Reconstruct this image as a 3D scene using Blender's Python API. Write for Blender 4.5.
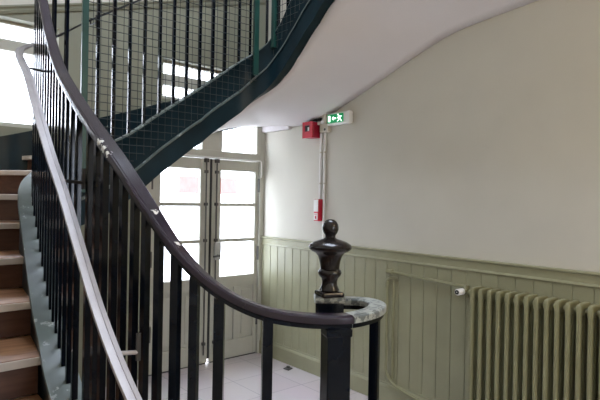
import bpy, bmesh, math, random
from mathutils import Vector, Matrix
random.seed(4)
C = bpy.context.scene.collection
for o in list(bpy.data.objects): bpy.data.objects.remove(o)

# ---------------------------------------------------------------- camera, light, exposure
EYE = 1.70
YAW, PITCH, ROLL, FPX = 0.7096, -0.00108, 0.0181, 521.0
fw = Vector((math.sin(YAW)*math.cos(PITCH), math.cos(YAW)*math.cos(PITCH), math.sin(PITCH)))
rt = Vector((math.cos(YAW), -math.sin(YAW), 0)); up = rt.cross(fw)
r2 = rt*math.cos(ROLL)+up*math.sin(ROLL); u2 = -rt*math.sin(ROLL)+up*math.cos(ROLL)
cd = bpy.data.cameras.new('camera'); cd.sensor_width = 36; cd.lens = FPX/600*36; cd.clip_start = .02
cam = bpy.data.objects.new('camera', cd); C.objects.link(cam)
M = Matrix((r2, u2, -fw)).transposed().to_4x4(); M.translation = (0, 0, EYE); cam.matrix_world = M
bpy.context.scene.camera = cam
sc = bpy.context.scene
sc.view_settings.view_transform = 'Standard'; sc.view_settings.look = 'None'
sc.view_settings.gamma = 1; sc.view_settings.exposure = 1.0; sc.view_settings.use_curve_mapping = False
W = bpy.data.worlds.new('sky'); sc.world = W; W.use_nodes = True
W.node_tree.nodes['Background'].inputs[0].default_value = (.85, .93, 1.10, 1)
W.node_tree.nodes['Background'].inputs[1].default_value = 8.0
def portal(name, loc, sx, sy, rot):
    l = bpy.data.lights.new(name, 'AREA'); l.shape = 'RECTANGLE'; l.size = sx; l.size_y = sy
    l.cycles.is_portal = True
    o = bpy.data.objects.new(name, l); o.location = loc; o.rotation_euler = rot; C.objects.link(o)
PI = math.pi
portal('sky_portal_door', (2.77, 4.80, 1.45), 1.4, 2.3, (-PI/2, 0, 0))
portal('sky_portal_stair_window', (.35, 4.80, 2.64), 2.0, .9, (-PI/2, 0, 0))
portal('sky_portal_upper_window', (2.77, 4.80, 2.83), 1.2, .5, (-PI/2, 0, 0))
portal('sky_portal_added_skylight', (1.5, 1.6, 5.75), 1.5, 2.6, (0, 0, 0))
portal('sky_portal_added_window', (1.4, -3.2, 1.65), 1.0, 1.5, (PI/2, 0, 0))

# ---------------------------------------------------------------- materials
def mat(name, col, rough=.5, metal=0, var=.12, scale=8, col2=None, bump=0, coat=0, stretch=(1,1,1), spec=.5):
    m = bpy.data.materials.new(name); m.use_nodes = True; nt = m.node_tree; b = nt.nodes['Principled BSDF']
    b.inputs['Roughness'].default_value = rough; b.inputs['Metallic'].default_value = metal
    b.inputs['Specular IOR Level'].default_value = spec
    b.inputs['Coat Weight'].default_value = coat
    tc = nt.nodes.new('ShaderNodeTexCoord'); mp = nt.nodes.new('ShaderNodeMapping'); mp.inputs['Scale'].default_value = stretch
    nt.links.new(tc.outputs['Object'], mp.inputs[0])
    n = nt.nodes.new('ShaderNodeTexNoise'); n.inputs['Scale'].default_value = scale; n.inputs['Detail'].default_value = 6
    nt.links.new(mp.outputs[0], n.inputs['Vector'])
    r = nt.nodes.new('ShaderNodeValToRGB'); r.color_ramp.elements[0].position = .3; r.color_ramp.elements[1].position = .7
    c2 = col2 or tuple(min(1, c*(1+var)) for c in col); c1 = col if col2 else tuple(c*(1-var) for c in col)
    r.color_ramp.elements[0].color = (*c1, 1); r.color_ramp.elements[1].color = (*c2, 1)
    nt.links.new(n.outputs['Fac'], r.inputs[0]); nt.links.new(r.outputs[0], b.inputs['Base Color'])
    if bump:
        bp = nt.nodes.new('ShaderNodeBump'); bp.inputs['Strength'].default_value = bump; bp.inputs['Distance'].default_value = .01
        nt.links.new(n.outputs['Fac'], bp.inputs['Height']); nt.links.new(bp.outputs[0], b.inputs['Normal'])
    return m
def emat(name, col, s):
    m = bpy.data.materials.new(name); m.use_nodes = True; b = m.node_tree.nodes['Principled BSDF']
    b.inputs['Base Color'].default_value = (*col, 1); b.inputs['Emission Color'].default_value = (*col, 1)
    b.inputs['Emission Strength'].default_value = s
    return m
def worn(name, col, chip, rough, amount=.66, scale=9, stretch=(1,1,1), spec=.5):
    """paint with chips of another colour that stay put"""
    m = mat(name, col, rough, var=.25, scale=6, stretch=stretch, spec=spec); nt = m.node_tree; b = nt.nodes['Principled BSDF']
    tc = nt.nodes.new('ShaderNodeTexCoord'); n = nt.nodes.new('ShaderNodeTexNoise'); n.inputs['Scale'].default_value = scale
    n.inputs['Detail'].default_value = 8; n.inputs['Roughness'].default_value = .7
    nt.links.new(tc.outputs['Object'], n.inputs['Vector'])
    r = nt.nodes.new('ShaderNodeValToRGB'); r.color_ramp.elements[0].position = amount; r.color_ramp.elements[1].position = amount+.03
    nt.links.new(n.outputs['Fac'], r.inputs[0])
    mx = nt.nodes.new('ShaderNodeMix'); mx.data_type = 'RGBA'; nt.links.new(r.outputs[0], mx.inputs[0])
    src = b.inputs['Base Color'].links[0].from_socket
    nt.links.new(src, mx.inputs[6]); mx.inputs[7].default_value = (*chip, 1); nt.links.new(mx.outputs[2], b.inputs['Base Color'])
    return m
m_wall = mat('plaster_cream', (.585, .558, .482), .75, var=.03, scale=2.5, bump=.05)
m_olivewall = mat('plaster_olive', (.24, .24, .175), .6, var=.06, scale=3)
m_soffit = mat('plaster_white', (.74, .70, .705), .7, var=.02, scale=3)
m_panel = mat('olive_paint', (.31, .30, .19), .38, var=.06, scale=5, bump=.03)
m_rad = mat('radiator_olive_paint', (.25, .24, .135), .35, var=.08, scale=9)
m_door = mat('door_olive_grey_paint', (.46, .45, .38), .45, var=.05, scale=4)
m_green = worn('dark_green_paint', (.005, .017, .024), (.10, .14, .14), .32, .72, 14, spec=.2)
m_worngreen_highlight = worn('string_worn_top_and_highlight_paint', (.11, .135, .125), (.34, .37, .35), .34, .60, 10)  # worn paint of the string top, also the bead's painted highlight
m_iron = mat('baluster_black_paint', (.003, .005, .010), .14, var=.3, scale=10, spec=.25)
m_post = mat('teal_green_paint', (.002, .045, .036), .4, var=.15, scale=5)
m_mesh = mat('mesh_dark_wire', (.012, .02, .022), .45, var=.1)
m_rail = worn('handrail_dark_paint', (.019, .012, .022), (.50, .48, .45), .27, .70, 9)
def chips(m, spots, col):
    nt = m.node_tree; b = nt.nodes['Principled BSDF']; tc = nt.nodes.new('ShaderNodeTexCoord')
    n = nt.nodes.new('ShaderNodeTexNoise'); n.inputs['Scale'].default_value = 90; n.inputs['Detail'].default_value = 3; nt.links.new(tc.outputs['Object'], n.inputs['Vector'])
    def math_(op, a, c):
        k = nt.nodes.new('ShaderNodeMath'); k.operation = op
        for i, q in enumerate((a, c)):
            if isinstance(q, (int, float)): k.inputs[i].default_value = q
            else: nt.links.new(q, k.inputs[i])
        return k.outputs[0]
    wob = math_('MULTIPLY', math_('SUBTRACT', n.outputs['Fac'], .5), .035); tot = None
    for p, r in spots:
        d = nt.nodes.new('ShaderNodeVectorMath'); d.operation = 'DISTANCE'; nt.links.new(tc.outputs['Object'], d.inputs[0]); d.inputs[1].default_value = p
        k = math_('LESS_THAN', math_('ADD', d.outputs['Value'], wob), r); tot = k if tot is None else math_('MAXIMUM', tot, k)
    mx = nt.nodes.new('ShaderNodeMix'); mx.data_type = 'RGBA'; nt.links.new(tot, mx.inputs[0])
    nt.links.new(b.inputs['Base Color'].links[0].from_socket, mx.inputs[6]); mx.inputs[7].default_value = (*col, 1); nt.links.new(mx.outputs[2], b.inputs['Base Color'])
# three old chips in the handrail paint
chips(m_rail, [((.650, 1.385, 1.658), .010), ((.684, 1.315, 1.572), .008), ((.590, 1.66, 1.868), .012), ((.588, 1.625, 1.848), .012), ((.59, 1.59, 1.828), .010)], (.66, .64, .60))
m_rail2 = worn('handrail_return_worn_paint', (.11, .125, .125), (.34, .36, .34), .34, .47, 30)
m_newel = worn('newel_brown_black_paint', (.012, .009, .009), (.10, .07, .055), .22, .66, 22)
m_alu = mat('grab_rail_grey_metal', (.35, .325, .33), .45, metal=.2, var=.10, scale=14)
m_wood = mat('tread_worn_wood', (.20, .085, .04), .42, col2=(.42, .23, .12), scale=4, stretch=(1.2, 9, 5))
m_riser = mat('riser_brown_wood', (.085, .036, .022), .5, col2=(.15, .07, .042), scale=4, stretch=(1.5, 6, 9))
m_nose = mat('tread_nosing_cream_edge', (.50, .44, .38), .5, col2=(.62, .55, .48), scale=9)
m_white = mat('white_plastic', (.78, .77, .74), .4, var=.03)
m_ivory = mat('ivory_plastic', (.60, .56, .47), .4, var=.05)
m_red = mat('red_plastic', (.52, .02, .04), .35, var=.08)
m_dred = mat('dark_red_plastic', (.33, .008, .03), .35, var=.08)
m_black = mat('black_plastic', (.012, .012, .014), .4, var=.1)
m_steel = mat('grey_metal', (.47, .47, .45), .4, metal=.1, var=.1)
m_dmetal = mat('dark_metal', (.09, .085, .08), .4, metal=.5, var=.2)
m_greenlit = emat('lit_green_sign', (.0, .15, .045), .65)
m_whitelit = emat('lit_white_pictogram', (.8, 1.0, .85), 1.3)
m_lamp = emat('lamp_glass', (1, .79, .48), 36)
m_facade = mat('facade_pale_render', (.72, .70, .68), .8, var=.03)
m_brick = mat('facade_red_brick', (.22, .07, .06), .8, var=.10, scale=6)
m_pave = mat('pavement', (.55, .54, .52), .85, var=.06)
m_ceil = mat('ceiling_white', (.72, .71, .68), .8, var=.02)
# floor tiles
m_floor = bpy.data.materials.new('floor_tiles'); m_floor.use_nodes = True
nt = m_floor.node_tree; b = nt.nodes['Principled BSDF']; b.inputs['Roughness'].default_value = .38
tc = nt.nodes.new('ShaderNodeTexCoord'); mp = nt.nodes.new('ShaderNodeMapping'); mp.inputs['Rotation'].default_value = (0, 0, 0)
br = nt.nodes.new('ShaderNodeTexBrick'); br.offset = 0; br.inputs['Scale'].default_value = 1
br.inputs['Brick Width'].default_value = .45; br.inputs['Row Height'].default_value = .45; br.inputs['Mortar Size'].default_value = .004
br.inputs['Color1'].default_value = (.52, .465, .455, 1); br.inputs['Color2'].default_value = (.56, .505, .495, 1); br.inputs['Mortar'].default_value = (.33, .30, .30, 1)
nt.links.new(tc.outputs['Object'], mp.inputs[0]); nt.links.new(mp.outputs[0], br.inputs['Vector'])
nz = nt.nodes.new('ShaderNodeTexNoise'); nz.inputs['Scale'].default_value = 6; nz.inputs['Detail'].default_value = 8
mx = nt.nodes.new('ShaderNodeMix'); mx.data_type = 'RGBA'; mx.blend_type = 'MULTIPLY'; mx.inputs[0].default_value = .25
nt.links.new(br.outputs[0], mx.inputs[6]); nt.links.new(nz.outputs['Color'], mx.inputs[7]); nt.links.new(mx.outputs[2], b.inputs['Base Color'])
# glass
def glass(name):
    m = bpy.data.materials.new(name); m.use_nodes = True; nt = m.node_tree; nt.nodes.clear()
    o = nt.nodes.new('ShaderNodeOutputMaterial'); t = nt.nodes.new('ShaderNodeBsdfTransparent'); g = nt.nodes.new('ShaderNodeBsdfGlossy')
    g.inputs['Roughness'].default_value = .02; x = nt.nodes.new('ShaderNodeMixShader'); x.inputs[0].default_value = .06
    t.inputs[0].default_value = (.97, .98, .98, 1)
    nt.links.new(t.outputs[0], x.inputs[1]); nt.links.new(g.outputs[0], x.inputs[2]); nt.links.new(x.outputs[0], o.inputs[0])
    return m
m_glass = glass('window_glass')

# ---------------------------------------------------------------- mesh helpers
def link(name, bm, m, parent=None, smooth=False, bevel=0, sharp=42):
    me = bpy.data.meshes.new(name); bmesh.ops.recalc_face_normals(bm, faces=bm.faces); bm.to_mesh(me); bm.free()
    for mm in (m if isinstance(m, (list, tuple)) else [m]): me.materials.append(mm)
    o = bpy.data.objects.new(name, me); C.objects.link(o)
    if smooth:
        for p in me.polygons: p.use_smooth = True
        try: me.set_sharp_from_angle(angle=math.radians(sharp))
        except Exception: pass
    if bevel:
        md = o.modifiers.new('bevel', 'BEVEL'); md.width = bevel; md.segments = 2; md.limit_method = 'ANGLE'; md.angle_limit = .7
    if parent:
        o.parent = parent; o.matrix_parent_inverse = parent.matrix_world.inverted()
        pl = parent
        while pl: pl = pl.parent
    return o
def box(bm, x0, x1, y0, y1, z0, z1, mi=0):
    v = [bm.verts.new((x, y, z)) for x in (x0, x1) for y in (y0, y1) for z in (z0, z1)]
    for f in ((0,1,3,2),(4,6,7,5),(0,4,5,1),(2,3,7,6),(0,2,6,4),(1,5,7,3)):
        bm.faces.new([v[i] for i in f]).material_index = mi
def prism(bm, pts, z0, z1, mi=0):
    a = [bm.verts.new((x, y, z0)) for x, y in pts]; c = [bm.verts.new((x, y, z1)) for x, y in pts]
    n = len(pts); bm.faces.new(a[::-1]).material_index = mi; bm.faces.new(c).material_index = mi
    for i in range(n): bm.faces.new((a[i], a[(i+1)%n], c[(i+1)%n], c[i])).material_index = mi
def obar(bm, p, t, hw, hd, z0, z1):
    """upright bar at plan point p with one side along plan direction t"""
    t = Vector(t).normalized(); n = Vector((-t.y, t.x))
    prism(bm, [tuple(Vector(p[:2])+t*a+n*c) for a, c in ((-hw,-hd),(hw,-hd),(hw,hd),(-hw,hd))], z0, z1)
def tube(bm, pts, r, seg=8, cap=True):
    pts = [Vector(p) for p in pts]; rings = []; prev = None
    for i, p in enumerate(pts):
        t = (pts[min(i+1, len(pts)-1)]-pts[max(i-1, 0)]).normalized()
        if prev is None:
            a = Vector((0,0,1)) if abs(t.z) < .9 else Vector((1,0,0)); u = t.cross(a).normalized()
        else: u = (prev - t*prev.dot(t)).normalized()
        prev = u; w = t.cross(u); rr = r[i] if isinstance(r, (list, tuple)) else r
        rings.append([bm.verts.new(p+u*rr*math.cos(2*PI*k/seg)+w*rr*math.sin(2*PI*k/seg)) for k in range(seg)])
    for a, c in zip(rings, rings[1:]):
        for k in range(seg): bm.faces.new((a[k], a[(k+1)%seg], c[(k+1)%seg], c[k]))
    if cap: bm.faces.new(rings[0][::-1]); bm.faces.new(rings[-1])
def lathe(bm, prof, c, seg=32):
    rings = [[bm.verts.new((c[0]+r*math.cos(2*PI*k/seg), c[1]+r*math.sin(2*PI*k/seg), z)) for k in range(seg)] for r, z in prof]
    for a, d in zip(rings, rings[1:]):
        for k in range(seg): bm.faces.new((a[k], a[(k+1)%seg], d[(k+1)%seg], d[k]))
    bm.faces.new(rings[0][::-1]); bm.faces.new(rings[-1])
def catmull(pts, n=6):
    pts = [Vector(p) for p in pts]; out = []
    for i in range(len(pts)-1):
        p0, p1, p2, p3 = pts[max(i-1,0)], pts[i], pts[i+1], pts[min(i+2,len(pts)-1)]
        # centripetal-ish tangents that do not overshoot on uneven spacing
        d1 = max((p2-p1).length, 1e-6); d0 = max((p1-p0).length, 1e-6); d2 = max((p3-p2).length, 1e-6)
        m1 = ((p2-p1)/d1*d0+(p1-p0)/d0*d1)/(d0+d1)*d1 if i > 0 else (p2-p1)
        m2 = ((p3-p2)/d2*d1+(p2-p1)/d1*d2)/(d1+d2)*d1 if i < len(pts)-2 else (p2-p1)
        for k in range(n):
            t = k/n; t2 = t*t; t3 = t2*t
            out.append(p1*(2*t3-3*t2+1)+m1*(t3-2*t2+t)+p2*(-2*t3+3*t2)+m2*(t3-t2))
    out.append(pts[-1]); return out
def sweep(bm, path, profs, mi=None):
    """profile points (u to the right of travel, v up) carried along a 3-D path; profs is one list or one per point"""
    n = len(path); rings = []
    for i, p in enumerate(path):
        t = path[min(i+1,n-1)]-path[max(i-1,0)]; t = Vector((t.x, t.y)).normalized(); r = Vector((t.y, -t.x, 0))
        pr = profs[i] if isinstance(profs[0], list) else profs
        rings.append([bm.verts.new((p.x+r.x*u, p.y+r.y*u, p.z+v)) for u, v in pr])
    m = len(rings[0])
    for a, c in zip(rings, rings[1:]):
        for k in range(m):
            f = bm.faces.new((a[k], a[(k+1)%m], c[(k+1)%m], c[k]))
            if mi: f.material_index = mi[k]
    bm.faces.new(rings[0][::-1]); bm.faces.new(rings[-1])
def tag(o, label=None, cat=None, group=None, kind=None):
    if label: o['label'] = label
    if cat: o['category'] = cat
    if group: o['group'] = group
    if kind: o['kind'] = kind
    return o
def thing(name, label, cat, loc, group=None):
    o = bpy.data.objects.new(name, None); o.location = loc; o.empty_display_size = .1; C.objects.link(o)
    o.matrix_world = Matrix.Translation(loc)
    return tag(o, label, cat, group)
def struct(name, bm, m, **k): return tag(link(name, bm, m, **k), kind='structure')
BM = bmesh.new

# ---------------------------------------------------------------- room shell
XL, XR, YB, YF, ZC = -.5, 3.45, 4.63, -3.0, 5.6
bm = BM(); box(bm, XL-.1, XR+.1, YF-.1, YB+.25, -.12, 0); struct('floor', bm, m_floor)
bm = BM(); box(bm, XR, XR+.15, YF-.15, YB, 0, ZC); struct('wall_right', bm, m_wall)
bm = BM(); box(bm, XL-.15, XL, YF-.15, YB, 0, ZC); struct('wall_left', bm, m_wall)
def wall_with_holes(bm, x0, x1, y0, y1, z0, z1, holes):
    xs = sorted({x0, x1, *[h[0] for h in holes], *[h[1] for h in holes]}); zs = sorted({z0, z1, *[h[2] for h in holes], *[h[3] for h in holes]})
    for xa, xb in zip(xs, xs[1:]):
        for za, zb in zip(zs, zs[1:]):
            xm, zm = (xa+xb)/2, (za+zb)/2
            if not any(h[0] < xm < h[1] and h[2] < zm < h[3] for h in holes): box(bm, xa, xb, y0, y1, za, zb)
WIN1 = (-.40, 1.29, 2.235, 3.095); WIN2 = (2.225, 3.32, 2.64, 3.03); DOOR = (2.075, 3.45, 0, 2.56)
bm = BM(); wall_with_holes(bm, XL-.15, XR+.15, YB, YB+.22, 0, ZC, [WIN1, WIN2, DOOR]); struct('wall_back', bm, m_olivewall)
WIN_ADDED = (.9, 1.9, .9, 2.4)  # unseen window behind the viewpoint, added to light the hall
bm = BM(); wall_with_holes(bm, XL-.15, XR+.15, YF-.15, YF, 0, ZC, [WIN_ADDED]); struct('wall_front', bm, m_wall)
SKY_ADDED = (.8, 2.3, .3, 2.9)  # unseen skylight opening, added as fill light for the treads
bm = BM()
for a in ((XL-.15, SKY_ADDED[0], YF-.15, YB+.2), (SKY_ADDED[1], XR+.15, YF-.15, YB+.2), (SKY_ADDED[0], SKY_ADDED[1], YF-.15, SKY_ADDED[2]), (SKY_ADDED[0], SKY_ADDED[1], SKY_ADDED[3], YB+.2)):
    box(bm, *a, ZC, ZC+.12)
struct('ceiling', bm, m_ceil)
# paler plaster above the sloping dado line of the stair, and its moulding
def dado(x): return 2.89+.29*x
bm = BM()
v = [bm.verts.new(p) for p in ((XL, YB-.006, dado(XL)), (XR, YB-.006, dado(XR)), (XR, YB-.006, ZC), (XL, YB-.006, ZC), (XL, YB, dado(XL)), (XR, YB, dado(XR)), (XR, YB, ZC), (XL, YB, ZC))]
# the slab leaves the windows free because the line runs above their heads except at the far left of the stair window
for f in ((0,1,2,3),(4,7,6,5),(0,4,5,1),(2,6,7,3),(1,5,6,2),(0,3,7,4)): bm.faces.new([v[i] for i in f])
up_wall = struct('wall_back_upper', bm, m_wall)
bm = BM(); sweep(bm, [Vector((XL, YB, dado(XL))), Vector((XR, YB, dado(XR)))], [(0, -.035), (.012, -.035), (.02, -.012), (.012, -.008), (.014, .004), (.026, .016), (.026, .03), (0, .035)])
struct('trim_dado', bm, m_olivewall)

# windows: frame, glazing bars and panes
def window(name, w, y, bars_x, bars_z, m_fr, t=.045, d=.05, axis='y'):
    x0, x1, z0, z1 = w; bm = BM()
    box(bm, x0, x0+t, y, y+d, z0, z1); box(bm, x1-t, x1, y, y+d, z0, z1)
    box(bm, x0+t, x1-t, y, y+d, z0, z0+t); box(bm, x0+t, x1-t, y, y+d, z1-t*.6, z1)
    for z, h in bars_z: box(bm, x0+t, x1-t, y-.012, y+d, z, z+h)
    for x, h in bars_x:
        zs = [z0+t] + [q for z, hh in bars_z for q in (z, z+hh)] + [z1-t*.6]
        for a, c in zip(zs[::2], zs[1::2]): box(bm, x, x+h, y, y+d, a, c)
    o = struct(name, bm, m_fr, bevel=.004)
    zs = [z0+t] + [q for z, hh in bars_z for q in (z, z+hh)] + [z1-t*.6]; xs = [x0+t] + [q for x, h in bars_x for q in (x, x+h)] + [x1-t]
    for a, c in zip(zs[::2], zs[1::2]):
        for e, g in zip(xs[::2], xs[1::2]):
            bm = BM(); box(bm, e, g, y+d*.5, y+d*.5+.004, a, c); link('window_pane', bm, m_glass, o)
    return o
window('window_1', WIN1, YB+.10, [(.42, .05)], [(2.855, .09)], m_door)
window('window_2', WIN2, YB+.08, [], [(2.79, .11)], m_door)
window('added_window', WIN_ADDED, YF-.11, [(1.37, .06)], [(1.9, .05)], m_door)
bm = BM(); box(bm, SKY_ADDED[0]-.05, SKY_ADDED[1]+.05, SKY_ADDED[2]-.05, SKY_ADDED[3]+.05, ZC+.12, ZC+.126); struct('added_skylight', bm, m_glass)  # glass of the added skylight

# door frame with transom light
bm = BM(); y0, y1 = YB-.005, YB+.09
box(bm, 2.075, 2.13, y0, y1, 0, 2.56); box(bm, 3.39, 3.45, y0, y1, 0, 2.56)
box(bm, 2.13, 3.39, y0, y1, 2.105, 2.186); box(bm, 2.13, 3.39, y0, y1, 2.483, 2.56)
box(bm, 2.665, 2.90, y0, y1, 2.186, 2.483); box(bm, 2.13, 2.215, y0, y1, 2.186, 2.483); box(bm, 3.34, 3.39, y0, y1, 2.186, 2.483)
fr = struct('trim_1', bm, m_door, bevel=.004)
bm = BM(); box(bm, 2.13, 2.76, y0+.03, y1, .0, .011); box(bm, 2.815, 3.39, y0+.03, y1, .0, .011); link('threshold', bm, m_dmetal, fr)
for a, c in ((2.215, 2.665), (2.90, 3.34)):
    bm = BM(); box(bm, a, c, YB+.045, YB+.05, 2.186, 2.483); link('transom_pane', bm, m_glass, fr)
# leaves
def leaf(name, x0, x1, gx0, gx1, hinge):
    bm = BM(); y0, y1 = YB+.02, YB+.065
    zt, zb = 2.10, .012
    box(bm, x0, gx0, y0, y1, zb, zt); box(bm, gx1, x1, y0, y1, zb, zt)
    box(bm, gx0, gx1, y0, y1, 1.988, zt); box(bm, gx0, gx1, y0, y1, zb, .20); box(bm, gx0, gx1, y0, y1, .76, .88)
    for z in (1.238, 1.613): box(bm, gx0, gx1, y0+.004, y1, z, z+.036)
    xm = (gx0+gx1)/2; box(bm, xm-.035, xm+.035, y0, y1, .20, .76)
    o = struct(name, bm, m_door, bevel=.005)
    for a, c in ((gx0, xm-.035), (xm+.035, gx1)):
        bm = BM(); box(bm, a, c, y0+.018, y1, .20, .76); box(bm, a+.035, c-.035, y0+.008, y0+.02, .24, .72)
        link('lower_panel', bm, m_door, o, bevel=.006)
    for a, c in ((.88, 1.238), (1.274, 1.613), (1.649, 1.988)):
        bm = BM(); box(bm, gx0, gx1, YB+.042, YB+.046, a, c); link('glass_pane', bm, m_glass, o)
    bm = BM()
    for z in (.32, 1.03, 1.77): tube(bm, [(hinge, y0-.008, z), (hinge, y0-.008, z+.15)], .014, 8)
    link('hinge', bm, m_dmetal, o)
    return o
d1 = leaf('door_1', 2.135, 2.774, 2.234, 2.665, 2.14)
d2 = leaf('door_2', 2.802, 3.387, 2.908, 3.343, 3.389)
def bolt(door, x, zlo):
    bm = BM(); tube(bm, [(x, YB+.002, zlo), (x, YB+.002, 2.085)], .008, 8)
    for z in (zlo+.1, 1.25, 1.62, 1.95): box(bm, x-.016, x+.016, YB-.01, YB+.021, z, z+.03)
    box(bm, x-.02, x+.02, YB-.014, YB+.021, 2.06, 2.10); link('espagnolette_bolt', bm, m_dmetal, door)
bolt(d1, 2.722, .10); bolt(d2, 2.846, .10)
bm = BM(); box(bm, 2.7745, 2.8015, YB+.026, YB+.085, .05, 2.10); link('astragal', bm, m_black, d1)
bm = BM(); box(bm, 2.814, 2.888, YB-.035, YB-.014, 1.065, 1.245); link('lock_box', bm, m_steel, d2, bevel=.004)
bm = BM(); tube(bm, [(2.846, YB-.035, 1.11), (2.846, YB-.075, 1.11)], .012, 10); tube(bm, [(2.846, YB-.072, 1.11), (2.776, YB-.072, 1.105)], .010, 10); link('door_handle', bm, m_dmetal, d2, smooth=True)

# wainscot of vertical boards on the right wall, its cap and skirting
bm = BM(); y = YF
while y < YB-.02:
    y2 = min(y+.1245, YB-.001); box(bm, XR-.018, XR-.0005, y+.0022, y2-.0022, .17, 1.20); y = y2
box(bm, XR-.010, XR-.0006, YF, YB-.001, .17, 1.20)
struct('trim_2', bm, m_panel, bevel=.004)
bm = BM(); pr = [(0, 1.195), (.026, 1.195), (.03, 1.203), (.026, 1.212), (.018, 1.216), (.018, 1.268), (.034, 1.276), (.034, 1.284), (.026, 1.29), (0, 1.29)]
sweep(bm, [Vector((XR, YF, 0)), Vector((XR, YB-.001, 0))], [(-u, v) for u, v in pr]); struct('trim_3', bm, m_panel)
bm = BM(); pr = [(0, .001), (.03, .001), (.03, .135), (.024, .15), (.018, .16), (.022, .168), (.018, .176), (0, .178)]
sweep(bm, [Vector((XR, YF, 0)), Vector((XR, YB-.001, 0))], [(-u, v) for u, v in pr]); struct('baseboard_right', bm, m_panel)
# short white cornice piece where the soffit dies into the corner
bm = BM(); box(bm, XR-.05, XR-.001, 4.16, YB-.006, 2.425, 2.50); struct('trim_4', bm, m_soffit, bevel=.01)

# ---------------------------------------------------------------- staircase
RISE = .1545
S = [(.65, 1.38, .74), (.629, 1.465, .78), (.613, 1.6, .845), (.615, 2.04, 1.03), (.635, 2.23, 1.14), (.648, 2.335, 1.18), (.705, 2.81, 1.50), (.745, 3.09, 1.685), (.80, 3.29, 1.79),
     (.90, 3.44, 1.875), (1.03, 3.53, 1.945), (1.2, 3.56, 2.015), (1.4, 3.56, 2.105), (1.7, 3.56, 2.32), (2.02, 3.56, 2.55), (2.22, 3.56, 2.70), (2.38, 3.545, 2.82),
     (2.50, 3.49, 2.90), (2.58, 3.41, 2.98), (2.612, 3.30, 3.09), (2.62, 3.155, 3.26), (2.62, 2.9, 3.50), (2.62, 2.72, 3.56), (2.62, 2.4, 3.56), (2.62, 1.2, 3.56), (2.62, -2.9, 3.56)]
ZB = [.30, .36, .42, .60, .70, .75, 1.05, 1.22, 1.33, 1.41, 1.47, 1.53, 1.64, 1.88, 2.12, 2.28, 2.395, 2.515, 2.60, 2.69, 2.815, 3.03, 3.18, 3.24, 3.24, 3.24]
path = catmull(S, 6); zbp = catmull([(i, z, 0) for i, z in enumerate(ZB)], 6); zbot = [p.y for p in zbp]
st = thing('staircase', 'winding staircase with brown wooden treads and dark green string turning overhead', 'staircase', (.1, .4, 0))
profs = []
for p, zb in zip(path, zbot):
    h = zb-p.z
    w_ = .045 if p.x > .85 else .072-.027*max(0, min(1, (p.x-.76)/.09))
    profs.append([(-w_, 0), (-w_-.003, -.012), (-w_, -.024), (-w_+.008, -.03), (-w_+.008, h), (.040, h), (.040, h+.165), (.050, h+.168), (.052, h+.182), (.030, h+.188), (.030, -.05), (.042, -.03), (.046, -.012), (.042, 0)])
mi = [0]*len(profs[0]); mi[-1] = 1; mi[0] = 1; mi[-2] = 1; mi[7] = 1; mi[8] = 1  # pale top is worn paint; on the bead it paints a highlight line
bm = BM(); sweep(bm, path, profs, mi); link('inner_string', bm, [m_green, m_worngreen_highlight], st, smooth=True)
# treads: nosing lines from the string to the outer wall
N = {1: ((1.55, .32), (XL, .32)), 2: ((1.50, .62), (XL, .62)), 3: ((1.0, .92), (XL, .92)), 4: ((.555, 1.22), (XL, 1.22)), 5: ((.552, 1.53), (XL, 1.53)), 6: ((.554, 1.84), (XL, 1.83)),
     7: ((.557, 2.16), (XL, 2.14)), 8: ((.605, 2.48), (XL, 2.46)), 9: ((.650, 2.84), (XL, 2.82)), 10: ((.708, 3.17), (XL, 3.25)), 11: ((.775, 3.37), (XL, 3.85)),
     12: ((.93, 3.53), (.10, YB)), 13: ((1.38, 3.60), (1.02, YB)), 14: ((1.62, 3.60), (1.75, YB)), 15: ((1.83, 3.60), (2.2, YB)), 16: ((2.04, 3.60), (2.5, YB)),
     17: ((2.25, 3.59), (2.85, YB)), 18: ((2.45, 3.56), (XR, 4.2)), 19: ((2.62, 3.44), (XR, 3.5)), 20: ((2.66, 3.20), (XR, 2.95)), 21: ((2.66, 2.97), (XR, 2.55)), 22: ((2.66, 2.73), (XR, 2.2))}
G = .004
def inset(p): return (min(max(p[0], XL+G), XR-G), min(p[1], YB-G))
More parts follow.
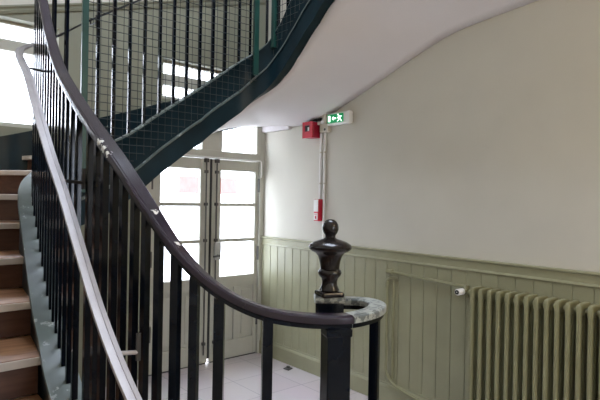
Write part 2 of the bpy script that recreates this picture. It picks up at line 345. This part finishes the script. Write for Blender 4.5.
for n in range(1, 22):
    a, c = Vector(inset(N[n][0])), Vector(inset(N[n][1])); a2, c2 = Vector(inset(N[n+1][0])), Vector(inset(N[n+1][1]))
    z = RISE*n; d = (c-a).normalized(); back = Vector((d.y, -d.x)); 
    if back.dot((a2+c2)/2-(a+c)/2) < 0: back = -back
    z1 = z
    if n == 1: poly = [Vector((1.50, .32)), Vector((XL+G, .32)), Vector((XL+G, .66)), Vector((1.66, .66)), Vector((1.66, .40))]
    elif n == 2: poly = [Vector((1.42, .62)), Vector((XL+G, .62)), Vector((XL+G, .96)), Vector((1.0, .96)), Vector((1.0, 1.5)), Vector((1.46, 1.5)), Vector((1.52, .78))]
    elif n == 3: poly = [Vector((.95, .92)), Vector((XL+G, .92)), Vector((XL+G, 1.26)), Vector((1.0, 1.40)), Vector((1.0, .97))]
    else:
        poly = [a, c]
        if n == 11: poly += [Vector((XL+G, YB-G))]
        if n == 17: poly += [Vector((XR-G, YB-G))]
        poly += [c2+back*.03 if 3 < n < 11 else c2, a2+back*.03 if 3 < n < 11 else a2]
        poly = [Vector(inset(q)) for q in poly]
    bm = BM(); prism(bm, [tuple(q) for q in poly], z-.034, z); t = link('tread', bm, m_wood, st, bevel=.004)
    e0 = poly[0]; e1 = poly[1]; dn = (e1-e0).normalized(); fr_ = Vector((dn.y, -dn.x))
    if fr_.dot(back) > 0: fr_ = -fr_
    bm = BM(); prism(bm, [tuple(e0+fr_*.0), tuple(e1), tuple(Vector(inset(e1+fr_*.008))), tuple(e0+fr_*.008)], z-.033, z-.002); link('nosing', bm, m_nose, t, bevel=.002)
    r0, r1 = e0-fr_*.035, Vector(inset(e1-fr_*.035)); bm = BM()
    prism(bm, [tuple(r0), tuple(r1), tuple(Vector(inset(r1-fr_*.02))), tuple(r0-fr_*.02)], z-RISE+.001, z-.034); link('riser', bm, m_riser, st)
bm = BM(); prism(bm, [(2.66, -2.9), (XR-G, -2.9), (XR-G, 2.2), (2.66, 2.73)], 22*RISE-.034, 22*RISE); link('landing_floor', bm, m_wood, st)
bm = BM(); prism(bm, [(2.67, 2.71), (XR-G, 2.18), (XR-G, 2.20), (2.67, 2.73)], 21*RISE, 22*RISE-.034); link('riser', bm, m_riser, st)
# soffit: ruled sheet between the string and the walls
K = [((.58, 1.75), .46, (XL, 1.6), .42), ((.585, 2.16), .66, (XL, 2.14), .80), ((.665, 2.84), 1.06, (XL, 2.82), 1.12), ((.72, 3.17), 1.27, (XL, 3.5), 1.30), ((.81, 3.40), 1.37, (XL, YB), 1.42),
     ((1.0, 3.56), 1.47, (.3, YB), 1.55), ((1.38, 3.60), 1.63, (1.1, YB), 1.77), ((1.62, 3.60), 1.82, (1.75, YB), 2.02), ((1.83, 3.60), 1.98, (2.2, YB), 2.20), ((2.04, 3.60), 2.14, (2.72, YB), 2.375),
     ((2.25, 3.59), 2.31, (3.20, YB), 2.48), ((2.42, 3.57), 2.44, (XR, 4.57), 2.50), ((2.53, 3.51), 2.545, (XR, 4.08), 2.458), ((2.61, 3.42), 2.625, (XR, 3.73), 2.489), ((2.647, 3.30), 2.71, (XR, 3.455), 2.572), ((2.66, 3.12), 2.86, (XR, 3.02), 2.728),
     ((2.66, 2.95), 3.00, (XR, 2.52), 2.913), ((2.66, 2.80), 3.125, (XR, 2.26), 2.99), ((2.66, 2.5), 3.25, (XR, 1.955), 3.03), ((2.66, 1.9), 3.25, (XR, 1.61), 3.062), ((2.66, -2.9), 3.25, (XR, -2.9), 3.07)]
ci = catmull([(k[0][0], k[0][1], k[1]) for k in K], 6); co = catmull([(min(max(k[2][0], XL+G), XR-G), min(k[2][1], YB-G), k[3]) for k in K], 6)
for q in co:
    q.x = XR-.004 if q.x > XR-.02 else max(q.x, XL+.004); q.y = YB-.004 if q.y > YB-.02 else q.y
bm = BM(); rows = []
for a, c in zip(ci, co):
    rows.append([bm.verts.new(a.lerp(c, k/10)) for k in range(11)])
for r1_, r2_ in zip(rows, rows[1:]):
    for k in range(10): bm.faces.new((r1_[k], r1_[k+1], r2_[k+1], r2_[k]))
so = link('soffit', bm, m_soffit, st, smooth=True)
md = so.modifiers.new('thick', 'SOLIDIFY'); md.thickness = .02; md.offset = 0
# wall string along the outer walls (dark green)
ws = catmull([(XL+.02, 1.3, .85), (XL+.02, 2.8, 1.55), (XL+.02, 3.6, 1.80), (XL+.02, YB-.05, 1.98)], 4)
bm = BM(); sweep(bm, ws, [(-.018, -.42), (.012, -.42), (.012, 0), (-.018, 0)]); link('wall_string', bm, m_green, st)
ws = catmull([(XL+.01, YB-.018, 1.80), (.3, YB-.018, 2.02), (.87, YB-.018, 2.150), (1.12, YB-.018, 2.225), (1.77, YB-.018, 2.43), (2.24, YB-.018, 2.60), (3.40, YB-.018, 2.93)], 5)
bm = BM(); sweep(bm, ws, [(-.016, -.40), (.012, -.40), (.012, 0), (-.016, 0)]); link('wall_string', bm, m_green, st)
ws = catmull([(XR-.018, YB-.04, 3.0), (XR-.018, 3.4, 3.15), (XR-.018, 2.6, 3.45), (XR-.018, 2.1, 3.55)], 5)
bm = BM(); sweep(bm, ws, [(-.012, -.30), (.016, -.30), (.016, 0), (-.012, 0)]); link('wall_string', bm, m_green, st)

# ---------------------------------------------------------------- balustrade: handrail, newel, balusters
RL = [(1.265, 1.307, 1.343), (1.312, 1.243, 1.347), (1.325, 1.183, 1.351), (1.302, 1.123, 1.353), (1.237, 1.072, 1.354), (1.145, 1.043, 1.355), (1.077, 1.046, 1.355), (1.021, 1.071, 1.357), (.955, 1.105, 1.364), (.875, 1.147, 1.382),
      (.80, 1.195, 1.418), (.735, 1.25, 1.475), (.686, 1.31, 1.548), (.651, 1.38, 1.635), (.629, 1.465, 1.72), (.617, 1.56, 1.796), (.613, 1.657, 1.857), (.614, 1.829, 1.956),
      (.62, 2.03, 2.074), (.64, 2.273, 2.214), (.665, 2.487, 2.367), (.695, 2.729, 2.585), (.745, 3.09, 2.93), (.80, 3.29, 3.05), (.90, 3.44, 3.13), (1.03, 3.53, 3.18), (1.2, 3.56, 3.23), (1.4, 3.56, 3.30), (2.02, 3.56, 3.72), (2.22, 3.56, 3.87),
      (2.38, 3.545, 3.98), (2.50, 3.49, 4.06), (2.58, 3.41, 4.13), (2.612, 3.30, 4.22), (2.62, 3.155, 4.36), (2.62, 2.9, 4.58), (2.62, 2.65, 4.66), (2.62, 1.2, 4.66), (2.62, -2.85, 4.66)]
ba = thing('stair_balustrade', 'black iron stair railing with dark curving handrail and turned newel finial', 'railing', (1.27, 1.303, 2*RISE))
rp = catmull(RL, 6)
hw = .0285
prof = [(-hw*.72, -.019), (hw*.72, -.019), (hw*.74, -.008), (hw*.98, -.004), (hw, .004), (hw*.98, .013), (hw*.86, .0165), (hw*.70, .0165), (hw*.62, .0185), (-hw*.62, .0185), (-hw*.70, .0165), (-hw*.86, .0165), (-hw*.98, .013), (-hw, .004), (-hw*.98, -.004), (-hw*.74, -.008)]
cut = 35
mi_r = [0]*16
for k in (0, 1, 2, 14, 15): mi_r[k] = 1  # handrail's lower sides take the black paint, shade put into the colour
def prof_at(p):
    k = 1-.24*max(0, min(1, (p.y-1.6)/.9)); return [(u*k, v) for u, v in prof]
bm = BM(); sweep(bm, rp[cut:], [prof_at(p) for p in rp[cut:]], mi_r); link('handrail', bm, [m_rail, m_iron], ba, smooth=True, sharp=24)
bm = BM(); sweep(bm, rp[:cut+1], prof, mi_r); ret = link('handrail_scroll', bm, [m_rail2, m_iron], ba, smooth=True, sharp=24); ret['label'] = 'chipped grey green end of the handrail'
def rail_at(x, y):
    return min(rp, key=lambda p: (p.x-x)**2+(p.y-y)**2 + (100 if False else 0))
def dir_at(lst, p):
    i = min(range(len(lst)), key=lambda k: (lst[k].x-p[0])**2+(lst[k].y-p[1])**2)
    t = lst[min(i+1, len(lst)-1)]-lst[max(i-1, 0)]; return (t.x, t.y)
def arc(lst):
    s = [0]
    for a, c in zip(lst, lst[1:]): s.append(s[-1]+math.hypot(c.x-a.x, c.y-a.y))
    return s
def interp_plan(lst, p):
    """height of the polyline at the plan point of it nearest p"""
    best = None
    for a, c in zip(lst, lst[1:]):
        d = Vector((c.x-a.x, c.y-a.y)); L = d.length_squared or 1e-9
        t = max(0, min(1, ((p[0]-a.x)*d.x+(p[1]-a.y)*d.y)/L)); q = a.lerp(c, t); e = (q.x-p[0])**2+(q.y-p[1])**2
        if best is None or e < best[0]: best = (e, q.z)
    return best[1]
spots = [((1.240, 1.075), 2*RISE), ((.875, 1.147), 3*RISE), ((.767, 1.223), 3*RISE), ((.717, 1.272), 3*RISE), ((.684, 1.318), 3*RISE), ((.657, 1.371), 3*RISE)]
near_bars = [(.640, 1.421), (.628, 1.471), (.620, 1.537), (.615, 1.599), (.613, 1.676), (.613, 1.744), (.614, 1.823)]
sl = arc(path)
def at_s(s):
    for i in range(len(sl)-1):
        if sl[i+1] >= s:
            t = (s-sl[i])/max(1e-9, sl[i+1]-sl[i]); return path[i].lerp(path[i+1], t)
    return path[-1]
spots += [(p, interp_plan(path, p)-.003) for p in near_bars]
s = next(sl[i] for i in range(len(sl)) if path[i].y > 1.85)+.03
while s < sl[-1]:
    q = at_s(s)
    if q.y < 1.3 and q.x > 2: break
    if q.y > 3.42 and q.x < 2.48:
        s += .02; continue          # the bars of the turn and of the flight along the back wall follow below
    spots.append(((q.x, q.y), q.z-.003)); s += .079 if q.x < .74 else .105
for k in range(15):
    ratio = (.957, 1.042, 1.136, 1.24, 1.348, 1.461, 1.57, 1.685, 1.796, 1.903, 2.013, 2.128, 2.238, 2.352, 2.46)[k]/3.56
    q = min((p for p in path if p.y > 3.3 and p.x > .8), key=lambda p: abs(p.x/p.y-ratio)) if ratio < .33 else Vector((ratio*3.56, 3.56 if ratio < .64 else 3.53, 0))
    spots.append(((q.x, q.y), interp_plan(path, q)-.003))
for p, z0 in spots:
    z1 = interp_plan(rp, p)-.0165
    big = .0140 if p[0] > .73 and p[1] < 1.6 else (.0118 if p[1] < 1.35 else .0100)
    bm = BM(); obar(bm, p, dir_at(path if p[1] > 1.4 else rp, p), big, big, z0, z1); link('baluster', bm, m_iron, ba)
# stout post under the front of the scroll
bm = BM(); obar(bm, (1.052, 1.055), dir_at(rp, (1.052, 1.055)), .0345, .029, 2*RISE, 1.338); obar(bm, (1.052, 1.055), dir_at(rp, (1.052, 1.055)), .038, .031, 1.315, 1.337)
link('scroll_post', bm, m_iron, ba, bevel=.003)
nx, ny = 1.265, 1.307
bm = BM(); lathe(bm, [(.05, 2*RISE), (.05, .36), (.034, .40), (.027, .6), (.027, 1.25), (.034, 1.30), (.034, 1.335)], (nx, ny), 20)
nw = link('newel_post', bm, m_iron, ba, smooth=True)
ta = (r2.x, r2.y)
bm = BM(); obar(bm, (nx, ny), ta, .048, .045, 1.300, 1.350); bk = link('newel_block', bm, m_iron, ba, bevel=.004)
bm = BM(); obar(bm, (nx, ny), ta, .053, .049, 1.348, 1.366); link('block_cap', bm, m_rail2, bk, bevel=.005)
zs = lambda y: 1.7-(y-200.3)*.003486
px = .003486
prf = [(7.6, 291), (10, 290), (9, 287.8), (7.7, 285), (7.5, 281.5), (8.4, 278), (10.6, 276), (11.9, 273), (11.4, 270.6), (9.6, 269), (9.8, 265.5), (10.6, 261), (12.2, 256), (14.6, 253), (18.5, 251.3), (21.0, 249.3), (21.7, 247), (20.4, 244.6), (16.5, 242.2), (11.5, 240.4), (6.9, 239.2), (5.1, 237.6), (5.2, 235.5), (7.0, 233), (8.1, 230), (8.2, 227.5), (7.6, 224.5), (6.0, 221.8), (3.5, 220), (.5, 219.4)]
bm = BM(); lathe(bm, [(r*px, zs(y)) for r, y in prf], (nx, ny), 40); fi = link('finial', bm, m_newel, nw, smooth=True)
fi['label'] = 'turned vase shaped finial with a ball on top'
bm = BM(); obar(bm, (nx, ny), (r2.x*.94-r2.y*.34, r2.y*.94+r2.x*.34), .041, .041, 1.365, zs(291.2)); link('finial_base', bm, m_newel, nw, bevel=.006)

# ---------------------------------------------------------------- lower grab rail of flat grey metal
GL = [(.52, 1.02, 1.12), (.506, 1.174, 1.223), (.508, 1.408, 1.38), (.51, 1.583, 1.539), (.514, 1.78, 1.717), (.516, 1.907, 1.82), (.518, 2.006, 1.91), (.532, 2.207, 2.065), (.557, 2.433, 2.206), (.578, 2.62, 2.292), (.61, 2.84, 2.385), (.645, 2.98, 2.443), (.69, 3.13, 2.493), (.735, 3.25, 2.536), (.79, 3.36, 2.582)]
GU = [(.79, 3.36, 2.582), (.855, 3.46, 2.632), (.93, 3.55, 2.688), (1.01, 3.61, 2.743), (1.15, 3.652, 2.851), (1.571, 3.659, 3.132), (2.1, 3.66, 3.49)]
gr = thing('grab_rail', 'lower flat grey metal hand rail fixed on the stair side of the balusters', 'handrail', (.5, 1.0, .4635))
gp = catmull(GL, 6); gu = catmull(GU, 6)
bm = BM(); sweep(bm, gp, [(-.017, -.006), (.017, -.006), (.0185, 0), (.017, .006), (.004, .0075), (.003, .005), (-.003, .005), (-.004, .0075), (-.017, .006), (-.0185, 0)]); link('rail_bar', bm, m_alu, gr, smooth=True)
bm = BM(); sweep(bm, gu, [(-.014, -.007), (.014, -.007), (.014, .007), (-.014, .007)]); dk = link('rail_bar', bm, m_black, gr); dk['label'] = 'dark painted upper run of the lower hand rail'
gp = gp+gu
for p, qd in (((.5075, 1.33), .075), ((.516, 1.86), .09), ((.59, 2.70), .10), ((1.22, 3.655), .09), ((1.8, 3.66), .09)):
    z = interp_plan(gp, p); t = Vector(dir_at(gp, p)).normalized(); n = Vector((t.y, -t.x)); e = Vector(p)+n*qd
    bm = BM(); tube(bm, [(p[0], p[1], z-.004), (p[0], p[1], z-.03), (e.x, e.y, z-.038)], .006, 8); bk = link('bracket', bm, m_alu if p[1] < 1.5 else m_black, gr, smooth=True)
    bm = BM(); tube(bm, [(e.x, e.y, z-.06), (e.x, e.y, z+.012)], .007, 8); link('bracket_plate', bm, m_dmetal if p[1] < 1.5 else m_black, bk, smooth=True)

# ---------------------------------------------------------------- wire mesh guards
def mesh_guard(label, p0, p1, z_low, z_top, posts):
    """square wire mesh standing on the well side between plan points p0 and p1"""
    d = Vector((p1[0]-p0[0], p1[1]-p0[1])); L = d.length; d.normalize()
    g = thing('wire_mesh_guard', label, 'mesh guard', (p0[0], p0[1], z_low(0)), 'green framed wire mesh guards')
    bm = BM(); n = int(L/.05)
    for i in range(n+1):
        q = (p0[0]+d.x*L*i/n, p0[1]+d.y*L*i/n); tube(bm, [(*q, z_low(L*i/n)), (*q, z_top)], .0021, 4)
    zz = z_low(0) - (z_low(0) % .054)
    zz = min(z_low(0), z_low(L)); zz -= zz % .054
    while zz < z_top:
        # wire runs from where it clears the sloping lower edge
        a = None
        for k in range(201):
            if z_low(L*k/200) <= zz: a = L*k/200 if a is None else a; e = L*k/200
        if a is not None and e > a+.02: tube(bm, [(p0[0]+d.x*a, p0[1]+d.y*a, zz), (p0[0]+d.x*e, p0[1]+d.y*e, zz)], .0026, 4)
        zz += .054
    link('wire_mesh', bm, m_mesh, g)
    for s_, zb in posts:
        bm = BM(); obar(bm, (p0[0]+d.x*s_, p0[1]+d.y*s_), d, .020, .014, zb, z_top+.02); link('post', bm, m_post, g, bevel=.002)
mesh_guard('square wire mesh guard between green posts over the flight along the back wall', (1.135, 3.500), (2.442, 3.412), lambda s: 1.70+.72*s, 4.0, [(0, 1.72), (1.305, 2.69)])
mesh_guard('narrow steeply seen wire mesh guard beside the flight along the right wall', (2.562, 3.345), (2.562, 2.3), lambda s: min(2.86+.9*s, 3.35), 4.3, [(0, 2.92), (1.045, 3.3)])

# ---------------------------------------------------------------- radiator and its pipes
ra = thing('radiator', 'olive painted cast iron column radiator against the panelled wall', 'radiator', (XR-.13, 1.3, 0))
pitch = .0635; n_sec = 22; yr0 = 1.98; rz0, rz1 = .14, 1.112; xc = XR-.125
def section():
    bm = BM()
    for dx in (-.058, 0, .058):
        bm2 = []
        for z, s_ in ((rz0+.04, 1), (rz1-.05, 1)):
            bm2.append([bm.verts.new((dx+.024*(1 if math.cos(a) > 0 else -1)*abs(math.cos(a))**.6, .0135*(1 if math.sin(a) > 0 else -1)*abs(math.sin(a))**.6, z)) for a in [2*PI*k/12 for k in range(12)]])
        for k in range(12): bm.faces.new((bm2[0][k], bm2[0][(k+1)%12], bm2[1][(k+1)%12], bm2[1][k]))
        bm.faces.new(bm2[0][::-1]); bm.faces.new(bm2[1])
    # rounded heads joining the columns
    for z0, z1, sg in ((rz1-.065, rz1, 1), (rz0, rz0+.065, -1)):
        prof = []
        for k in range(13):
            a = PI*k/12; prof.append((.080*(1 if math.cos(a) > 0 else -1)*abs(math.cos(a))**.45, .5+.5*abs(math.sin(a))**.45))
        ring = [[bm.verts.new((x, y, (z0+(z1-z0)*h) if sg > 0 else (z1-(z1-z0)*h))) for x, h in [(.080, 0)]+prof+[(-.080, 0)]] for y in (-.0145, -.011, .011, .0145)]
        m_ = len(ring[0])
        for i_, a in enumerate(ring):
            if i_ in (0, 3):
                for v_ in a: v_.co.x *= .93; v_.co.z += (-.006 if sg > 0 else .006)
        for a, c in zip(ring, ring[1:]):
            for k in range(m_): bm.faces.new((a[k], a[(k+1)%m_], c[(k+1)%m_], c[k]))
        bm.faces.new(ring[0][::-1]); bm.faces.new(ring[-1])
    for z in (rz0+.05, rz1-.05): tube(bm, [(0, -pitch/2, z), (0, pitch/2, z)], .019, 12)
    return bm
first = link('column', section(), m_rad, None, smooth=True, sharp=28)
for i in range(n_sec):
    o = first if i == 0 else first.copy()
    if i: C.objects.link(o)
    o.parent = ra; o.location = (xc-ra.location.x, yr0-.0317-pitch*i-ra.location.y, 0)
    if i in (1, n_sec-2):
        bm = BM(); box(bm, xc-.05, xc-.02, yr0-.0317-pitch*i-.014, yr0-.0317-pitch*i+.014, 0, rz0+.03); box(bm, xc+.02, xc+.05, yr0-.0317-pitch*i-.014, yr0-.0317-pitch*i+.014, 0, rz0+.03); link('foot', bm, m_rad, ra)
bm = BM(); tube(bm, [(xc, yr0, rz1-.05), (xc, yr0+.05, rz1-.05)], .017, 12); tube(bm, [(xc, yr0+.05, rz1-.085), (xc, yr0+.05, rz1+.0)], .016, 12); tube(bm, [(xc, yr0+.05, rz1-.04), (xc-.05, yr0+.052, rz1-.04)], .014, 12)
va = link('valve', bm, m_rad, ra, smooth=True)
bm = BM(); tube(bm, [(xc-.05, yr0+.052, rz1-.04), (xc-.055, yr0+.052, rz1-.04), (xc-.11, yr0+.056, rz1-.04), (xc-.118, yr0+.056, rz1-.04)], [.018, .023, .023, .019], 20); k_ = link('thermostat_knob', bm, m_white, va, smooth=True)
k_['label'] = 'white thermostat knob with a dark dial'
bm = BM(); tube(bm, [(xc-.117, yr0+.056, rz1-.04), (xc-.1205, yr0+.056, rz1-.04)], .0155, 20); link('dial', bm, m_black, va)
bm = BM(); tube(bm, [(xc-.120, yr0+.056, rz1-.04), (xc-.1225, yr0+.056, rz1-.04)], .005, 12); link('dial_mark', bm, m_steel, va)
xp = XR-.055
pi_ = thing('heating_pipe', 'olive painted supply pipe running left from the radiator valve and dropping down', 'pipe', (xp, 2.78, .18))
bm = BM(); tube(bm, [(xc, yr0+.05, rz1-.032), (xc+.02, yr0+.062, rz1-.031), (xp-.01, yr0+.085, rz1-.030), (xp, yr0+.11, rz1-.028), (xp, 2.80, 1.112)], .0135, 12)
tube(bm, [(xp, 2.79, 1.112), (XR-.019, 2.79, 1.112)], .0135, 12); link('supply_pipe', bm, m_rad, pi_, smooth=True)
bm = BM(); tube(bm, [(xp, 2.765, 1.112), (xp, 2.82, 1.112)], .02, 12); tube(bm, [(xp, 2.795, 1.112), (XR-.02, 2.795, 1.112)], .018, 12); link('elbow', bm, m_rad, pi_, smooth=True)
bm = BM(); tube(bm, catmull([(XR-.02, 2.735, 1.055), (xp+.012, 2.79, 1.057), (xp, 2.813, 1.04), (xp, 2.815, .95), (xp, 2.815, .40), (xp, 2.81, .27), (xp, 2.755, .205), (xp, 2.65, .17), (xp-.02, 2.2, .135), (xc, 1.98, .155), (xc, yr0-.01, rz0+.045)], 6), .0135, 12); link('return_pipe', bm, m_rad, pi_, smooth=True)
bm = BM(); tube(bm, [(xp, 2.815, 1.03), (xp, 2.815, .995)], .019, 12); link('elbow', bm, m_rad, pi_, smooth=True)
bm = BM(); tube(bm, [(xp+.018, 2.765, .18), (xp+.018, 2.765, 1.045)], .0125, 12); link('riser_pipe', bm, m_rad, pi_, smooth=True)

# ---------------------------------------------------------------- fire alarm things on the right wall
X = XR
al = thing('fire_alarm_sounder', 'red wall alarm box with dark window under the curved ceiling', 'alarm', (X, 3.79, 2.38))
bm = BM(); box(bm, X-.105, X-.002, 3.724, 3.862, 2.30, 2.45); link('housing', bm, m_dred, al, bevel=.008)
bm = BM(); wall_with_holes(bm, 3.721, 3.865, 0, .012, 2.297, 2.453, [(3.76, 3.83, 2.36, 2.42)])
for v_ in bm.verts: v_.co = Vector((X-.118+v_.co.y, v_.co.x, v_.co.z))
link('front_plate', bm, m_red, al, bevel=.002)
bm = BM(); box(bm, X-.112, X-.106, 3.76, 3.83, 2.36, 2.42); link('window', bm, m_black, al)
bm = BM(); box(bm, X-.114, X-.111, 3.77, 3.79, 2.365, 2.40); link('label_plate', bm, m_white, al)
bm = BM(); box(bm, X-.06, X-.002, 3.64, 3.80, 2.453, 2.485); link('dark_gap_plate', bm, m_black, al)  # added dark plate standing in for the shadowed gap below the soffit
ex = thing('exit_sign', 'lit green emergency exit sign in a white wall housing', 'exit sign', (X, 3.4, 2.45))
bm = BM(); box(bm, X-.055, X-.002, 3.29, 3.585, 2.40, 2.517); link('housing', bm, m_white, ex, bevel=.012)
bm = BM(); box(bm, X-.060, X-.052, 3.365, 3.57, 2.42, 2.50); link('green_panel', bm, m_greenlit, ex)
xs_ = X-.0615
def pic(bm, pts, yc, zc, sc_):      # flat pictogram outline in the plane of the wall, left on the sign is +Y
    f = [bm.verts.new((xs_, yc-p[0]*sc_, zc+p[1]*sc_)) for p in pts]; g = [bm.verts.new((xs_+.002, yc-p[0]*sc_, zc+p[1]*sc_)) for p in pts]
    bm.faces.new(f); bm.faces.new(g[::-1]); n = len(pts)
    for i in range(n): bm.faces.new((f[i], g[i], g[(i+1)%n], f[(i+1)%n]))
bm = BM(); pic(bm, [(-.012, -.028), (.012, -.028), (.012, .028), (-.012, .028)], 3.545, 2.46, 1); link('door_pictogram', bm, m_whitelit, ex)
bm = BM(); pic(bm, [(-.026, 0), (-.006, .02), (-.006, .007), (.026, .007), (.026, -.007), (-.006, -.007), (-.006, -.02)], 3.483, 2.46, 1); link('arrow_pictogram', bm, m_whitelit, ex)
bm = BM()
pic(bm, [(-.008, .018), (.008, .014), (.012, -.004), (-.006, -.004)], 3.413, 2.46, 1.1)
pic(bm, [(.006, .012), (.026, .016), (.027, .009), (.008, .004)], 3.413, 2.46, 1.1); pic(bm, [(-.006, .014), (-.024, .002), (-.020, -.004), (-.004, .006)], 3.413, 2.46, 1.1)
pic(bm, [(.010, -.003), (.022, -.016), (.030, -.030), (.023, -.032), (.014, -.018), (.001, -.006)], 3.413, 2.46, 1.1); pic(bm, [(-.006, -.003), (-.010, -.016), (-.026, -.024), (-.024, -.031), (-.004, -.021), (.004, -.004)], 3.413, 2.46, 1.1)
pic(bm, [(-.014+.007*math.cos(2*PI*k/12), .027+.007*math.sin(2*PI*k/12)) for k in range(12)], 3.413, 2.46, 1.1); link('running_figure_pictogram', bm, m_whitelit, ex)
jb = thing('junction_box', 'small ivory junction box between the red alarm and exit sign', 'junction box', (X, 3.6, 2.45))
bm = BM(); box(bm, X-.06, X-.002, 3.60, 3.715, 2.42, 2.535); box(bm, X-.05, X-.002, 3.575, 3.69, 2.345, 2.42); link('housing', bm, m_ivory, jb, bevel=.006)
bm = BM(); tube(bm, [(X-.062, 3.64, 2.44), (X-.058, 3.64, 2.44)], .02, 14); link('cover_cap', bm, m_white, jb)
bm = BM(); tube(bm, [(X-.053, 3.615, 2.37), (X-.048, 3.615, 2.37)], .012, 12); link('cable_gland', bm, m_dmetal, jb)
for y, zb, lab in ((3.705, 1.71, 'left white cable conduit running down from the alarm to the call point'), (3.65, 1.30, 'right white cable conduit running from the junction box to the panelling')):
    bm = BM(); tube(bm, [(X-.013, y, zb), (X-.013, y, 2.35 if y < 3.68 else 2.345)], .0115, 10)
    o = link('cable_conduit', bm, m_white, None, smooth=True); tag(o, lab, 'conduit', 'cable conduits on the right wall')
    for z in (1.85, 2.15):
        bm = BM(); tube(bm, [(X-.013, y, z), (X-.013, y, z+.015)], .014, 10); link('clip', bm, m_ivory, o)
cp = thing('call_point', 'narrow red and white fire call box at the foot of the conduit', 'alarm', (X, 3.68, 1.6))
bm = BM(); box(bm, X-.06, X-.002, 3.672, 3.74, 1.495, 1.705); link('housing', bm, m_red, cp, bevel=.005)
bm = BM(); box(bm, X-.066, X-.058, 3.676, 3.738, 1.585, 1.702); link('white_cover', bm, m_white, cp, bevel=.003)
bm = BM(); box(bm, X-.064, X-.058, 3.682, 3.732, 1.505, 1.568); link('instruction_label', bm, m_white, cp)
bm = BM(); box(bm, X-.0655, X-.0635, 3.697, 3.718, 1.515, 1.545); box(bm, X-.0655, X-.0635, 3.69, 3.726, 1.553, 1.559); link('printed_mark', bm, m_red, cp)
# white cable trunking over the doors
bm = BM(); tube(bm, [(2.10, YB-.013, 2.118), (3.38, YB-.013, 2.112), (3.398, YB-.013, 2.10), (3.40, YB-.013, 2.08), (3.40, YB-.013, 1.93)], .007, 8)
tag(link('cable', bm, m_white, None, smooth=True), 'thin white cable along the door head above both leaves', 'cable')
bm = BM(); prism(bm, [(3.30, 3.97), (3.37, 3.99), (3.36, 4.06), (3.29, 4.04)], 0, .012); box(bm, 3.32, 3.345, 4.0, 4.03, .012, .03)
tag(link('door_stop', bm, m_dmetal, None, bevel=.003), 'small dark door stop on the tiles by the skirting', 'door stop')

# ---------------------------------------------------------------- lamps of the place (behind the viewpoint)
lx, ly = 1.9, -1.3
lp = thing('pendant_lamp', 'opal globe lamp hanging on a long cord behind the viewer', 'lamp', (lx, ly, 2.8))
bm = BM(); tube(bm, [(lx, ly, 2.98), (lx, ly, 5.598)], .005, 8); link('cord', bm, m_black, lp)
bm = BM(); lathe(bm, [(.012, 3.02), (.05, 2.99), (.055, 2.955)], (lx, ly), 24); link('lamp_holder', bm, m_white, lp, smooth=True)
bm = BM(); lathe(bm, [(.05, 2.958)]+[(.16*math.sin(a), 2.81+.16*math.cos(a)) for a in [.35+k*(PI-.36)/12 for k in range(13)]], (lx, ly), 28); link('lamp_globe', bm, m_lamp, lp, smooth=True)

# ---------------------------------------------------------------- outside
bm = BM(); box(bm, -25, 25, YB+.25, 30, -.3, -.12); struct('ground', bm, m_pave)
bm = BM(); box(bm, -25, 25, -30, YF-.15, -.3, -.12); struct('ground_front', bm, m_pave)
fb = thing('street_building', 'pale rendered building with red brick band across the street', 'building', (6, 16, -.12))
bm = BM(); box(bm, -12, 26, 16, 20, -.12, 9.5); link('wall', bm, m_facade, fb)
bm = BM(); box(bm, 8.35, 10.65, 15.95, 16, 1.85, 2.42); link('brick_band', bm, m_brick, fb)
for x in (7.55, 11.3):
    bm = BM(); box(bm, x, x+.6, 15.94, 16, 1.95, 2.4); link('window', bm, m_steel, fb)
